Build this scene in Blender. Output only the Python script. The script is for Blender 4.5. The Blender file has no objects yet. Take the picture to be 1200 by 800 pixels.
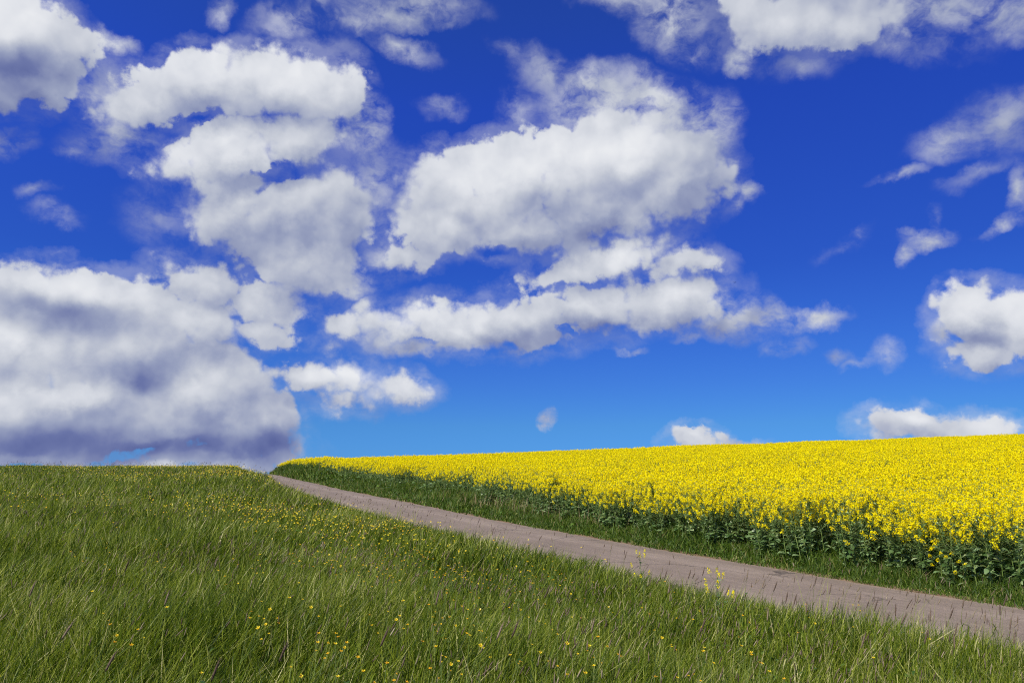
import bpy, math, random
import numpy as np

# ---------------------------------------------------------------- camera
S = bpy.context.scene
COL = S.collection
FPX = 933.33                      # focal length in pixels of the 1200 px wide photograph (28 mm)
PITCH = math.atan(175 / FPX)
cam_data = bpy.data.cameras.new("camera")
cam_data.lens = 28.0
cam_data.sensor_width = 36.0
cam_data.clip_start = 0.05
cam_data.clip_end = 5000.0
cam = bpy.data.objects.new("camera", cam_data)
cam.location = (0, 0, 0)
cam.rotation_euler = (math.pi / 2 + PITCH, 0, 0)
COL.objects.link(cam)
S.camera = cam

# ---------------------------------------------------------------- sun, exposure
SUN = np.array([-0.60, -0.60, 0.78]); SUN = SUN / np.linalg.norm(SUN)
SUN_EL = math.asin(SUN[2])
SUN_AZ = math.atan2(SUN[0], SUN[1])            # clockwise from +Y
sd = bpy.data.lights.new("sun", 'SUN')
sd.energy = 4.8
sd.angle = math.radians(0.53)
sd.color = (1.0, 0.94, 0.83)
sun = bpy.data.objects.new("sun", sd)
from mathutils import Vector
sun.rotation_euler = Vector(SUN).to_track_quat('Z', 'Y').to_euler()
sun.location = tuple(SUN * 50)
COL.objects.link(sun)
S.view_settings.view_transform = 'Standard'
S.view_settings.look = 'None'
EXPOSURE = 0.35
S.view_settings.exposure = EXPOSURE
S.view_settings.gamma = 1.0
S.view_settings.use_curve_mapping = False
S.cycles.use_denoising = False
S.cycles.max_bounces = 6
S.cycles.diffuse_bounces = 3
S.cycles.glossy_bounces = 2
S.cycles.transmission_bounces = 4
S.cycles.transparent_max_bounces = 8
S.cycles.use_adaptive_sampling = True
S.cycles.adaptive_threshold = 0.02
S.cycles.filter_width = 1.1

# ---------------------------------------------------------------- sky with clouds (world)
world = bpy.data.worlds.new("World")
S.world = world
world.use_nodes = True
NT = world.node_tree
NT.nodes.clear()

class G:
    """small helper that writes node expressions"""
    def __init__(s, nt): s.nt = nt
    def n(s, t, **kw):
        nd = s.nt.nodes.new(t)
        for k, v in kw.items(): setattr(nd, k, v)
        return nd
    def put(s, sock, v):
        if isinstance(v, bpy.types.NodeSocket): s.nt.links.new(v, sock)
        else: sock.default_value = v
    def m(s, op, a, b=0.0, c=0.0, clamp=False):
        nd = s.n('ShaderNodeMath', operation=op, use_clamp=clamp)
        s.put(nd.inputs[0], a); s.put(nd.inputs[1], b)
        s.put(nd.inputs[2], c)
        return nd.outputs[0]
    def v(s, op, a, b=(0, 0, 0), sc=None):
        nd = s.n('ShaderNodeVectorMath', operation=op)
        s.put(nd.inputs[0], a); s.put(nd.inputs[1], b)
        if sc is not None: s.put(nd.inputs['Scale'], sc)
        return nd.outputs['Value'] if op in ('LENGTH', 'DOT_PRODUCT', 'DISTANCE') else nd.outputs['Vector']
    def noise(s, vec, scale, detail=4, rough=0.5, lac=2.0, dist=0.0, color=False, dims='3D'):
        nd = s.n('ShaderNodeTexNoise', noise_dimensions=dims)
        s.put(nd.inputs['Vector'], vec); nd.inputs['Scale'].default_value = scale
        nd.inputs['Detail'].default_value = detail; nd.inputs['Roughness'].default_value = rough
        nd.inputs['Lacunarity'].default_value = lac; nd.inputs['Distortion'].default_value = dist
        return nd.outputs['Color' if color else 'Fac']
    def ramp(s, fac, stops, interp='LINEAR'):
        nd = s.n('ShaderNodeValToRGB'); s.put(nd.inputs[0], fac)
        cr = nd.color_ramp; cr.interpolation = interp
        cr.elements[0].position, cr.elements[0].color = stops[0][0], (*stops[0][1], 1)
        cr.elements[1].position, cr.elements[1].color = stops[-1][0], (*stops[-1][1], 1)
        for p, c in stops[1:-1]:
            e = cr.elements.new(p); e.color = (*c, 1)
        return nd.outputs[0]
    def mix(s, fac, a, b, blend='MIX'):
        nd = s.n('ShaderNodeMix', data_type='RGBA', blend_type=blend)
        s.put(nd.inputs[0], fac); s.put(nd.inputs[6], a); s.put(nd.inputs[7], b)
        return nd.outputs[2]
    def smooth(s, x, lo, hi):
        nd = s.n('ShaderNodeMapRange', interpolation_type='SMOOTHSTEP')
        s.put(nd.inputs[0], x); s.put(nd.inputs[1], lo); s.put(nd.inputs[2], hi)
        return nd.outputs[0]

def srgb(r, g, b):
    f = lambda c: c / 12.92 if c <= 0.04045 else ((c + 0.055) / 1.055) ** 2.4
    return tuple(f(c / 255.0) for c in (r, g, b))

def view_dir(px, py):
    x, y = (px - 600) / FPX, (400 - py) / FPX
    d = np.array([x, math.cos(PITCH) - y * math.sin(PITCH), math.sin(PITCH) + y * math.cos(PITCH)])
    return d / np.linalg.norm(d)
UNIT = 100 / FPX                  # sky chart unit, radians of azimuth / elevation
def chart(px, py):
    d = view_dir(px, py)
    return np.array([math.atan2(d[0], d[1]) / UNIT, math.asin(d[2]) / UNIT])

g = G(NT)
tc = g.n('ShaderNodeTexCoord')
D = g.v('NORMALIZE', tc.outputs['Generated'])
sep = g.n('ShaderNodeSeparateXYZ'); g.put(sep.inputs[0], D)
az = g.m('DIVIDE', g.m('ARCTAN2', sep.outputs[0], sep.outputs[1]), UNIT)
el = g.m('DIVIDE', g.m('ARCSINE', sep.outputs[2]), UNIT)
comb = g.n('ShaderNodeCombineXYZ'); g.put(comb.inputs[0], az); g.put(comb.inputs[1], el)
P0 = comb.outputs[0]
Dn = g.v('SCALE', D, sc=1 / UNIT)                      # direction in the same units, for the noises

def ctr(col, amp):                                     # centred noise vector * amp
    return g.v('SCALE', g.v('SUBTRACT', col, (0.5, 0.5, 0.5)), sc=amp)
w1 = ctr(g.noise(Dn, 1.3, 2, 0.5, color=True), 0.36)
w2 = ctr(g.noise(Dn, 3.6, 7, 0.62, color=True), 0.31)
P = g.v('ADD', g.v('ADD', P0, w1), w2)
Ps = g.v('ADD', P0, w1)

def fit(cx, cy, rx, ry, rot):
    """an ellipse measured on the picture -> centre, angle and radii on the sky chart"""
    c = chart(cx, cy); R = math.radians(rot)
    ax = chart(cx + rx * math.cos(R), cy - rx * math.sin(R)) - c
    ay = chart(cx + ry * math.sin(R), cy + ry * math.cos(R)) - c
    return c, math.atan2(ax[1], ax[0]), np.hypot(*ax), np.hypot(*ay)

def ell(vec, fitted, carry):
    """distance from an elliptic puff, 1 on its outline (carry rides in z so that the puffs are worked out one after another)"""
    cb = g.n('ShaderNodeCombineXYZ'); g.put(cb.inputs[0], vec[0]); g.put(cb.inputs[1], vec[1]); g.put(cb.inputs[2], carry)
    c, a, rx, ry = fitted
    nd = g.n('ShaderNodeMapping', vector_type='TEXTURE')
    g.put(nd.inputs[0], cb.outputs[0])
    nd.inputs[1].default_value = (c[0], c[1], 0)
    nd.inputs[2].default_value = (0, 0, a)
    nd.inputs[3].default_value = (rx, ry, 1e5)
    return g.v('LENGTH', nd.outputs[0])

def reach(fitted, tile, extra):
    """does the ellipse grown by extra touch the tile (az0, az1, el0, el1)?"""
    c, a, rx, ry = fitted
    hx = math.hypot(rx * math.cos(a), ry * math.sin(a)) + extra
    hy = math.hypot(rx * math.sin(a), ry * math.cos(a)) + extra
    return c[0] + hx > tile[0] and c[0] - hx < tile[1] and c[1] + hy > tile[2] and c[1] - hy < tile[3]

PUFFS = [
 # top left cloud
 (15,35,80,60,0,9),(65,55,50,40,0,9),(120,48,40,15,-20,.75),(25,100,75,35,10,9),(5,165,32,16,0,.6),(80,180,22,7,0,.35),
 # upper left tower
 (330,100,92,50,0,9),(240,95,60,42,10,9),(165,115,65,32,15,9),(400,100,30,40,0,9),(430,145,28,38,0,.9),(140,150,45,28,0,.75),
 (285,175,105,40,8,9),(225,190,52,34,0,9),(350,160,60,35,0,9),
 (335,250,100,58,0,9),(365,310,72,40,0,9),(270,245,55,45,0,9),(395,240,45,60,0,9),(410,330,40,18,0,.8),
 (440,215,30,60,0,.5),(110,110,50,50,0,.5),(445,300,30,40,0,.45),(190,250,40,30,0,.3),(130,170,60,25,0,.45),(330,345,30,12,0,.8),
 # wing and great lower left bank
 (240,330,58,32,-15,9),(300,355,62,30,-15,9),(305,388,52,17,-5,9),
 (25,325,48,20,0,9),(90,350,95,42,-5,9),(20,390,110,75,0,9),(150,400,120,75,0,9),(215,385,80,48,-10,9),
 (90,470,180,75,0,9),(230,455,95,65,0,9),(280,505,70,42,0,9),(310,490,42,42,0,9),(60,515,170,32,0,9),(235,530,100,20,0,9),(285,545,60,16,0,9),(150,552,150,12,0,9),(322,528,26,26,0,9),
 (20,535,110,12,0,9),
 # small cloud right of it
 (362,441,46,20,0,9),(412,448,52,27,0,9),(398,468,30,20,0,9),(440,456,44,20,0,9),(428,462,30,22,0,9),(474,458,34,18,0,9),
 (388,408,24,9,0,.55),
 # large central cloud
 (545,225,88,55,0,9),(625,205,110,58,10,9),(730,190,110,60,5,9),(790,205,80,58,0,9),(520,262,65,42,0,9),(620,265,110,40,0,9),
 (475,296,45,22,0,9),(700,245,90,40,0,9),
 (640,88,42,26,-30,.5),(700,118,70,38,0,.85),(770,125,78,38,-15,.85),(830,160,42,48,0,.8),(600,60,26,10,-20,.25),
 (612,125,25,22,0,.35),
 # under it
 (672,316,55,20,15,9),(730,298,66,23,12,9),(795,305,48,21,0,9),(830,312,20,12,0,9),
 # long low band
 (408,383,36,17,0,9),(478,380,75,28,0,9),(545,382,80,32,0,9),(620,378,80,33,0,9),(700,365,85,32,0,9),(775,355,85,32,0,9),
 (840,370,75,28,0,.95),(905,372,60,15,0,.75),(965,370,34,12,0,.7),(480,405,50,13,0,.9),(590,400,90,13,0,.9),(800,385,70,14,0,.7),
 (915,403,30,12,10,.5),(740,412,22,5,0,.5),(805,398,25,8,0,.5),
 # scattered bits
 (644,490,12,10,0,.9),(641,492,8,6,0,.8),(884,222,20,13,-10,.85),(866,240,18,8,40,.45),(983,415,19,11,-10,.55),(1035,410,18,17,0,.5),(1005,425,20,7,30,.35),
 (1085,283,34,12,8,.85),(1058,302,14,10,50,.7),(1093,256,8,18,0,.45),(1003,280,12,8,30,.35),(990,290,30,8,30,.2),
 # right cloud
 (1145,368,52,38,0,9),(1195,380,58,48,0,9),(1150,412,52,25,0,9),(1112,390,26,34,0,.85),(1120,338,20,10,40,.8),(1160,332,12,8,0,.7),
 # upper right
 (1120,160,58,22,15,.62),(1180,140,60,36,10,.68),(1058,205,42,8,22,.45),(1195,225,18,38,0,.75),(1172,266,32,9,25,.6),(1150,200,50,10,20,.3),
 # top right
 (885,25,45,42,0,9),(868,72,20,22,0,.85),(970,20,110,42,0,9),(1080,12,110,38,0,.9),(1175,15,80,30,-5,.95),(790,25,45,38,0,.75),(740,0,70,20,0,.6),
 (930,80,45,18,0,.4),(1050,55,80,18,-5,.45),(1110,50,60,18,10,.3),(830,60,40,20,0,.3),
 # top centre wisps
 (480,12,85,20,0,.72),(475,55,42,15,-18,.5),(258,8,16,20,0,.5),(345,18,48,22,15,.5),(520,125,24,12,0,.3),(415,25,40,15,0,.5),
 (65,255,34,12,-15,.35),(40,225,25,9,0,.3),(440,180,30,30,0,.35),(470,240,30,24,0,.35),
 # horizon
 (812,516,30,17,0,9),(805,508,14,9,0,9),(850,521,45,7,0,.9),(1045,502,38,20,0,9),(1068,495,44,19,0,9),(1105,503,62,19,0,9),(1150,509,50,13,0,9),(1180,503,18,8,0,.8),
]
HOLES = [(150,531,46,9,8,.50),(190,160,26,8,15,.7),(328,203,20,9,20,.9),(305,222,14,7,20,.6),(232,141,16,6,0,.7),(580,298,20,7,0,.9),
         (88,66,9,12,0,.5),(305,196,14,5,20,.9),(505,398,24,4,0,.6),(355,385,20,10,0,.5),(650,392,30,4,-10,.6),(440,290,16,12,0,.9)]
TONES = [  # broad darker (-) and brighter (+) parts
 (70,365,95,22,-8,-.42),(60,322,120,12,0,.14),(270,470,60,16,-20,.10),(20,355,60,18,0,-.15),(150,375,60,22,0,-.15),(110,345,60,10,-10,.12),(150,457,44,14,30,-.24),(110,480,60,10,10,-.2),(60,520,170,20,0,-.46),(255,522,85,22,0,-.46),(190,512,40,8,5,.15),(300,490,50,50,0,-.18),
 (200,505,60,9,5,.12),(180,420,120,50,0,-.12),(40,420,70,26,0,.22),(20,475,50,20,0,.10),(60,450,60,8,10,-.08),(320,500,30,50,0,-.1),(15,110,90,55,0,-.40),(15,15,50,28,0,.28),(330,280,110,60,0,-.14),(165,130,90,30,10,-.10),
 (340,88,80,34,0,.24),(250,90,60,28,0,.12),(240,172,80,18,5,.12),(300,215,80,14,5,-.08),(600,195,110,36,12,.22),(720,160,80,28,0,.22),(740,265,120,26,8,-.16),(830,190,60,70,0,-.24),(700,112,110,34,0,-.18),
 (640,290,90,22,0,-.10),(560,402,110,13,0,-.18),(700,388,110,12,0,-.18),(860,378,80,20,0,-.14),(500,368,70,12,0,.12),(740,293,80,12,8,.22),(410,345,40,20,0,.06),
 (1150,392,70,12,0,-.18),(1150,350,50,16,0,.14),(1150,418,50,10,0,.08),(1080,510,70,9,-4,-.22),(1060,492,30,7,0,.15),(1050,5,180,20,0,-.26),(960,35,60,22,0,.10),(1180,150,70,40,0,-.20),(400,436,60,10,0,.25),(465,452,24,8,0,.2),(430,474,70,8,0,-.12),
 (400,230,50,70,0,-.12),(480,20,90,40,0,-.16),(890,30,60,50,0,-.05),(812,508,18,8,0,.2)]
CLOUD_RAMP = [(0.0, srgb(80,92,150)), (0.22, srgb(108,119,168)), (0.45, srgb(152,161,190)), (0.68, srgb(196,201,213)), (0.86, srgb(221,224,231)), (1.0, srgb(234,236,240))]
SKY_TINT = [(0.0, (0.0151, 0.0446, 0.1113)), (0.02, (0.0151, 0.0446, 0.1113)), (0.05, (0.0177, 0.0467, 0.098)), (0.084, (0.0173, 0.042, 0.1023)), (0.172, (0.0142, 0.0339, 0.1109)), (0.297, (0.0165, 0.0371, 0.1413)), (0.364, (0.019, 0.0407, 0.1336)), (1.0, (0.019, 0.0407, 0.1336))]
T_BASE, T_RELIEF, T_PUFF, T_FORM = 0.70, 0.50, 0.12, 0.11
def xy(vec):
    q = g.n('ShaderNodeSeparateXYZ'); g.put(q.inputs[0], vec)
    return q.outputs[0], q.outputs[1]
PX_, PSX_ = xy(P), xy(Ps)
Pst = g.v('ADD', g.v('MULTIPLY', Dn, (1.0, 1.0, 1.5)), ctr(g.noise(Dn, 2.0, 4, .6, color=True), .5))
streak = g.smooth(g.noise(Pst, 2.2, 7, 0.58), 0.30, 0.66)
soft = g.m('MAXIMUM', g.m('MULTIPLY_ADD', g.noise(Dn, 0.9, 2, 0.5), 3.9, -1.2), 0.42)

# puffy and wispy detail
def voro(vec, scale, det=3.0):
    nd = g.n('ShaderNodeTexVoronoi', feature='F1', voronoi_dimensions='3D')
    g.put(nd.inputs['Vector'], vec); nd.inputs['Scale'].default_value = scale
    nd.inputs['Detail'].default_value = det; nd.inputs['Roughness'].default_value = 0.55
    return nd.outputs['Distance']
Dw = g.v('ADD', Dn, ctr(g.noise(Dn, 5, 3, 0.5, color=True), 0.14))
wisp = g.noise(Dn, 2.4, 9, 0.60)
puff = g.m('SUBTRACT', 0.42, voro(Dw, 3.0, 2.0))
ragged = g.m('ADD', g.m('MULTIPLY', g.m('SUBTRACT', wisp, 0.5), 2.1), g.m('MULTIPLY', puff, 1.15))
ragged = g.m('ADD', ragged, 0.66)
# clouds of the rest of the sky, outside the photographed part
e_az, e_el = (-7.6, 7.6), (-1.0, 6.6)
outx = g.m('SUBTRACT', g.m('ABSOLUTE', az), e_az[1])
outy = g.m('SUBTRACT', el, e_el[1])
beyond = g.m('MULTIPLY', g.m('MAXIMUM', outx, outy), 0.8, clamp=True)
wide = g.m('MULTIPLY_ADD', g.noise(Dn, 0.35, 4, 0.5), 9.0, -4.9)
F_rest = g.m('MULTIPLY_ADD', g.m('SUBTRACT', wide, -4.0), beyond, -4.0)

# light and shade of the clouds: relief seen from the sun side plus broad tones
n_a = g.noise(Dn, 1.2, 4, 0.45)
n_b = g.noise(g.v('ADD', Dn, (-0.14, 0.0, 0.30)), 1.2, 4, 0.45)
p_b = g.m('SUBTRACT', 0.42, voro(g.v('ADD', Dw, (-0.05, 0.0, 0.10)), 3.0, 2.0))
T0 = g.m('MULTIPLY_ADD', g.m('SUBTRACT', n_a, n_b), T_RELIEF, T_BASE)
T0 = g.m('ADD', T0, g.m('MULTIPLY', g.m('SUBTRACT', puff, p_b), T_PUFF))

big = g.m('SUBTRACT', voro(g.v('ADD', Dw, (-0.10, 0.0, 0.20)), 1.25, 2.0), voro(Dw, 1.25, 2.0))
T0 = g.m('ADD', T0, g.m('MULTIPLY', big, 0.26))

# clear sky: physical sky, then the deep polarised blue of the picture
sky = g.n('ShaderNodeTexSky', sky_type='NISHITA')
sky.sun_disc = False
sky.sun_elevation = SUN_EL
sky.sun_rotation = SUN_AZ
sky.altitude = 600; sky.air_density = 1.0; sky.dust_density = 0.3; sky.ozone_density = 3.0
elr = g.m('MULTIPLY', el, UNIT / (math.pi / 2))        # 0 horizon .. 1 zenith
clear = g.mix(1.0, sky.outputs[0], g.v('SCALE', g.ramp(elr, SKY_TINT), sc=10.0), 'MULTIPLY')
azf = g.m('MULTIPLY_ADD', g.m('MINIMUM', g.m('MAXIMUM', az, -7.0), 7.0), -0.018, 1.0)
clear = g.v('SCALE', clear, sc=azf)

SKY_STRENGTH = 0.10 * 2 ** -EXPOSURE

def cloud_tile(tile):
    """background shader of one rectangle of the sky chart, with only the puffs that reach it"""
    global g
    outer, names = g, ['px', 'py', 'sx', 'sy', 'rest', 'ragged', 'tone', 'soft', 'streak', 'clear']
    ng = bpy.data.node_groups.new('sky_tile', 'ShaderNodeTree')
    for nm in names:
        ng.interface.new_socket(nm, in_out='INPUT', socket_type='NodeSocketColor' if nm == 'clear' else 'NodeSocketFloat')
    ng.interface.new_socket('shader', in_out='OUTPUT', socket_type='NodeSocketShader')
    gi, go = ng.nodes.new('NodeGroupInput'), ng.nodes.new('NodeGroupOutput')
    g = G(ng)
    px, py, sx, sy, F_rest_, ragged_, T0_, soft_, streak_, clear_ = [gi.outputs[n] for n in names]
    PX, PSX = (px, py), (sx, sy)
    PS2 = (g.m('ADD', px, -0.10), g.m('ADD', py, 0.26))
    form = 0.0
    F = F_rest_
    if tile is not None:
        for (cx, cy, rx, ry, rot, cap) in PUFFS:
            ft = fit(cx, cy, rx, ry, rot)
            if cap < 3 or not reach(ft, tile, 0.62): continue
            k = max(min(rx, ry) / 15.0, 1.9 if rx > 12 else 3.2)
            F = g.m('SMOOTH_MAX', F, g.m('MULTIPLY_ADD', ell(PX, ft, F), -k, k), 0.3)
        F2 = g.m('ADD', F_rest_, g.m('MULTIPLY', F, 0.0001))
        for (cx, cy, rx, ry, rot, cap) in PUFFS:
            ft = fit(cx, cy, rx, ry, rot)
            if cap < 3 or not reach(ft, tile, 0.62): continue
            k = max(min(rx, ry) / 15.0, 1.9 if rx > 12 else 3.2)
            F2 = g.m('SMOOTH_MAX', F2, g.m('MULTIPLY_ADD', ell(PS2, ft, F2), -k, k), 0.3)
        form = g.m('SUBTRACT', F, F2)
        form = g.m('MULTIPLY', g.m('MINIMUM', g.m('MAXIMUM', form, -2.2), 1.8), T_FORM)
        for (cx, cy, rx, ry, rot, a) in HOLES:
            ft = fit(cx, cy, rx, ry, rot)
            if not reach(ft, tile, 0.62): continue
            r = ell(PX, ft, F)
            nd = g.n('ShaderNodeMapRange', interpolation_type='SMOOTHSTEP')
            g.put(nd.inputs[0], r); nd.inputs[1].default_value = 0.2; nd.inputs[2].default_value = 1.7
            nd.inputs[3].default_value = a * 1.5; nd.inputs[4].default_value = 0.0
            F = g.m('SUBTRACT', g.m('MINIMUM', F, 1.4), nd.outputs[0])
        F = g.m('MINIMUM', F, 1.6)
    # thin veils: translucent, streaked
    W = g.m('MULTIPLY', g.m('ADD', F, 1.15), 0.34)         # every cloud trails a faint fringe
    W = g.m('MINIMUM', g.m('MAXIMUM', W, 0.0), 0.26)
    if tile is not None:
        for (cx, cy, rx, ry, rot, cap) in PUFFS:
            ft = fit(cx, cy, rx * 1.25, ry * 1.25, rot)
            if cap > 3 or not reach(ft, tile, 0.45): continue
            if cx > 980: cap *= 0.8
            W = g.m('SMOOTH_MAX', W, g.m('MULTIPLY_ADD', ell(PX, ft, W), -cap * 1.7, cap * 1.7), 0.12)
    W = g.m('MINIMUM', W, 0.98)
    veil = g.m('MULTIPLY', W, g.m('MULTIPLY_ADD', streak_, 1.05, 0.03), clamp=True)
    dens = g.smooth(g.m('ADD', F, ragged_), -0.1, soft_)
    dens = g.m('SUBTRACT', 1.0, g.m('MULTIPLY', g.m('SUBTRACT', 1.0, dens), g.m('SUBTRACT', 1.0, veil)))
    T = g.m('ADD', T0_, form)
    if tile is not None:
        for (cx, cy, rx, ry, rot, a) in TONES:
            ft = fit(cx, cy, rx * 1.5, ry * 1.5, rot)
            if a == 0 or not reach(ft, tile, 0.4): continue
            r = ell(PSX if abs(a) > .2 else PX, ft, T)
            nd = g.n('ShaderNodeMapRange', interpolation_type='SMOOTHSTEP')
            g.put(nd.inputs[0], r); nd.inputs[1].default_value = 0.0; nd.inputs[2].default_value = 1.15
            nd.inputs[3].default_value = a; nd.inputs[4].default_value = 0.0
            T = g.m('ADD', T, nd.outputs[0])
    cloud = g.v('SCALE', g.ramp(g.m('MULTIPLY_ADD', T, 0.72, 0.13), CLOUD_RAMP), sc=10.0)
    b = g.n('ShaderNodeBackground'); g.put(b.inputs[0], g.mix(dens, clear_, cloud)); b.inputs[1].default_value = SKY_STRENGTH
    ng.links.new(b.outputs[0], go.inputs[0])
    g = outer
    nd = g.n('ShaderNodeGroup'); nd.node_tree = ng
    for nm, v in zip(names, (PX_[0], PX_[1], PSX_[0], PSX_[1], F_rest, ragged, T0, soft, streak, clear)): g.put(nd.inputs[nm], v)
    return nd.outputs[0]

def branch(fac, a, b):
    nd = g.n('ShaderNodeMixShader'); g.put(nd.inputs[0], fac); g.put(nd.inputs[1], a); g.put(nd.inputs[2], b)
    return nd.outputs[0]
def grid(cuts_x, cuts_y):
    if len(cuts_x) > 2:
        k = len(cuts_x) // 2
        return branch(g.m('GREATER_THAN', az, cuts_x[k]), grid(cuts_x[:k + 1], cuts_y), grid(cuts_x[k:], cuts_y))
    if len(cuts_y) > 2:
        k = len(cuts_y) // 2
        return branch(g.m('GREATER_THAN', el, cuts_y[k]), grid(cuts_x, cuts_y[:k + 1]), grid(cuts_x, cuts_y[k:]))
    return cloud_tile((cuts_x[0], cuts_x[1], cuts_y[0], cuts_y[1]))
inside = g.m('MULTIPLY', g.m('LESS_THAN', g.m('ABSOLUTE', az), 8.6), g.m('MULTIPLY', g.m('GREATER_THAN', el, -1.2), g.m('LESS_THAN', el, 8.0)))
surface = branch(inside, cloud_tile(None), grid([-8.6, -5.0, -3.6, -2.2, -0.8, 0.8, 2.4, 4.2, 8.6], [-1.2, 1.0, 2.0, 3.0, 4.2, 8.0]))
out = g.n('ShaderNodeOutputWorld'); NT.links.new(surface, out.inputs[0])
world.cycles.sampling_method = 'MANUAL'
world.cycles.sample_map_resolution = 256

# ================================================================ land
rng = np.random.default_rng(7)
random.seed(7)

EDGE_Y = np.array([-14, -8, -4, 1, 5.2, 9.9, 14.4, 20, 36, 52, 73, 110, 170, 400.])
EDGE_X = np.array([44, 32, 25, 17, 11.0, 5.98, 3.25, 0, -7.5, -14.0, -21.6, -33.4, -53, -124.])
_yy = np.arange(-14, 400, 0.25)
_xx = np.interp(_yy, EDGE_Y, EDGE_X)
_k = np.exp(-0.5 * (np.arange(-12, 13) / 5.0) ** 2); _k /= _k.sum()
_xx = np.convolve(np.pad(_xx, 12, mode='reflect', reflect_type='odd'), _k, mode='valid')
_sl = np.gradient(_xx, _yy)

def road_u(x, y):
    """signed distance from the right hand edge of the asphalt (positive towards the crop)"""
    return (x - np.interp(y, _yy, _xx)) / np.sqrt(1 + np.interp(y, _yy, _sl) ** 2)

def sstep(x, a, b):
    t = np.clip((x - a) / (b - a), 0, 1); return t * t * (3 - 2 * t)

ROAD_W = 2.9
def verge_w(y):
    return np.interp(y, [6, 12, 20, 30, 60], [0.45, 0.50, 1.05, 1.6, 1.6])

def base_h(x, y):
    yc = np.clip(y, -30, 150)
    z = -2.05 + 0.067 * yc - 2.65e-4 * yc * yc
    z = z + np.where(y > 150, (y - 150) * -0.0125, 0) + np.where(y < -30, (y + 30) * 0.06, 0)
    u = road_u(x, y)
    z = z + 0.40 * sstep(-u, ROAD_W + np.interp(y, [10, 14, 25], [1.4, 0.8, 0.1]), ROAD_W + np.interp(y, [12, 20, 27, 34], [5.5, 4.5, 3.0, 0.45]))
    z = z + 0.22 * sstep(y, 42, 55) * sstep(u, 0.2, 0.9) * sstep(-u, -4.0, -1.8)                          # raised verge at the crest
    ur = np.clip(u - 1.0, 0, 140)
    z = z + 0.038 * ur
    z = z + 0.03 * np.sin(x * 0.21 + 1.3) * np.sin(y * 0.17) * sstep(np.abs(u + 1.4), 3.0, 9.0)
    return z

def project(x, y, z):
    c, s = math.cos(PITCH), math.sin(PITCH)
    d = y * c + z * s; v = -y * s + z * c
    return 600 + FPX * x / d, 400 - FPX * v / d

def hit(px, py, above=0.0):
    """where the sight line through a point of the picture meets the land (raised by above)"""
    d = view_dir(px, py)
    t = np.linspace(2, 140, 8000)
    q = d[None, :] * t[:, None]
    k = np.argmax(q[:, 2] < base_h(q[:, 0], q[:, 1]) + above)
    return q[k]

# ---------------------------------------------------------------- materials
def mat(name):
    m = bpy.data.materials.new(name); m.use_nodes = True
    m.node_tree.nodes.clear()
    return m, G(m.node_tree)
def finish(m, gg, shader, disp=None):
    o = gg.n('ShaderNodeOutputMaterial'); m.node_tree.links.new(shader, o.inputs[0])
    return m
def principled(gg, color, rough=0.6, spec=0.3, normal=None):
    p = gg.n('ShaderNodeBsdfPrincipled')
    gg.put(p.inputs['Base Color'], color if isinstance(color, bpy.types.NodeSocket) else (*color, 1))
    gg.put(p.inputs['Roughness'], rough); p.inputs['Specular IOR Level'].default_value = spec
    if normal is not None: gg.put(p.inputs['Normal'], normal)
    return p.outputs[0]
def attr(gg, name, out='Fac'):
    a = gg.n('ShaderNodeAttribute'); a.attribute_name = name; return a.outputs[out]
def leafy(name, stops, trans=0.35, rough=0.45, spec=0.35, tcol=1.3, patch=None):
    """thin leaf: reflects, shines a little and lets light through; colour picked by the 'rnd' attribute"""
    m, gg = mat(name)
    fac = attr(gg, 'rnd')
    if patch:
        tc_ = gg.n('ShaderNodeNewGeometry')
        nz = gg.noise(tc_.outputs['Position'], patch[0], 3, 0.6)
        fac = gg.m('ADD', fac, gg.m('MULTIPLY', gg.m('SUBTRACT', nz, 0.5), patch[1]), clamp=True)
    col = gg.ramp(fac, stops)
    p = principled(gg, col, rough, spec)
    t = gg.n('ShaderNodeBsdfTranslucent')
    gg.put(t.inputs[0], gg.mix(1.0, col, (tcol, tcol, tcol * 0.7, 1), 'MULTIPLY'))
    mx = gg.n('ShaderNodeMixShader'); mx.inputs[0].default_value = trans
    m.node_tree.links.new(p, mx.inputs[1]); m.node_tree.links.new(t.outputs[0], mx.inputs[2])
    return finish(m, gg, mx.outputs[0])

M_GRASS = leafy('meadow_grass', [(0, (.022, .050, .002)), (.3, (.075, .126, .005)), (.6, (.165, .220, .010)), (.85, (.33, .37, .048)), (1, (.58, .54, .26))], .40, .50, .26, patch=(0.5, 0.7))
M_VERGE = leafy('verge_grass', [(0, (.028, .062, .006)), (.5, (.070, .130, .010)), (.85, (.15, .215, .025)), (1, (.32, .28, .11))], .35, .5, .3, patch=(0.6, 0.4))
M_SEED = leafy('seed_head', [(0, (.085, .055, .038)), (.4, (.16, .115, .080)), (.75, (.28, .22, .14)), (1, (.42, .36, .24))], .2, .7, .2)
M_DRY = leafy('dry_grass', [(0, (.15, .11, .05)), (.5, (.25, .19, .10)), (1, (.36, .30, .17))], .25, .6, .2)
M_BUTTER = leafy('buttercup_petal', [(0, (.78, .42, .012)), (.3, (.84, .60, .012)), (1, (.80, .70, .03))], .25, .3, .5, 1.1)
M_PETAL = leafy('rape_petal', [(0, (.76, .56, .001)), (.25, (.89, .745, .002)), (1, (.94, .86, .003))], .40, .6, .08, 1.15)
M_RLEAF = leafy('rape_leaf', [(0, (.055, .115, .028)), (.45, (.12, .205, .068)), (.8, (.22, .33, .14)), (1, (.40, .48, .24))], .34, .34, .55, 1.3)
M_RSTEM = leafy('rape_stem', [(0, (.10, .17, .035)), (1, (.22, .29, .07))], .15, .45, .4)

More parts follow.
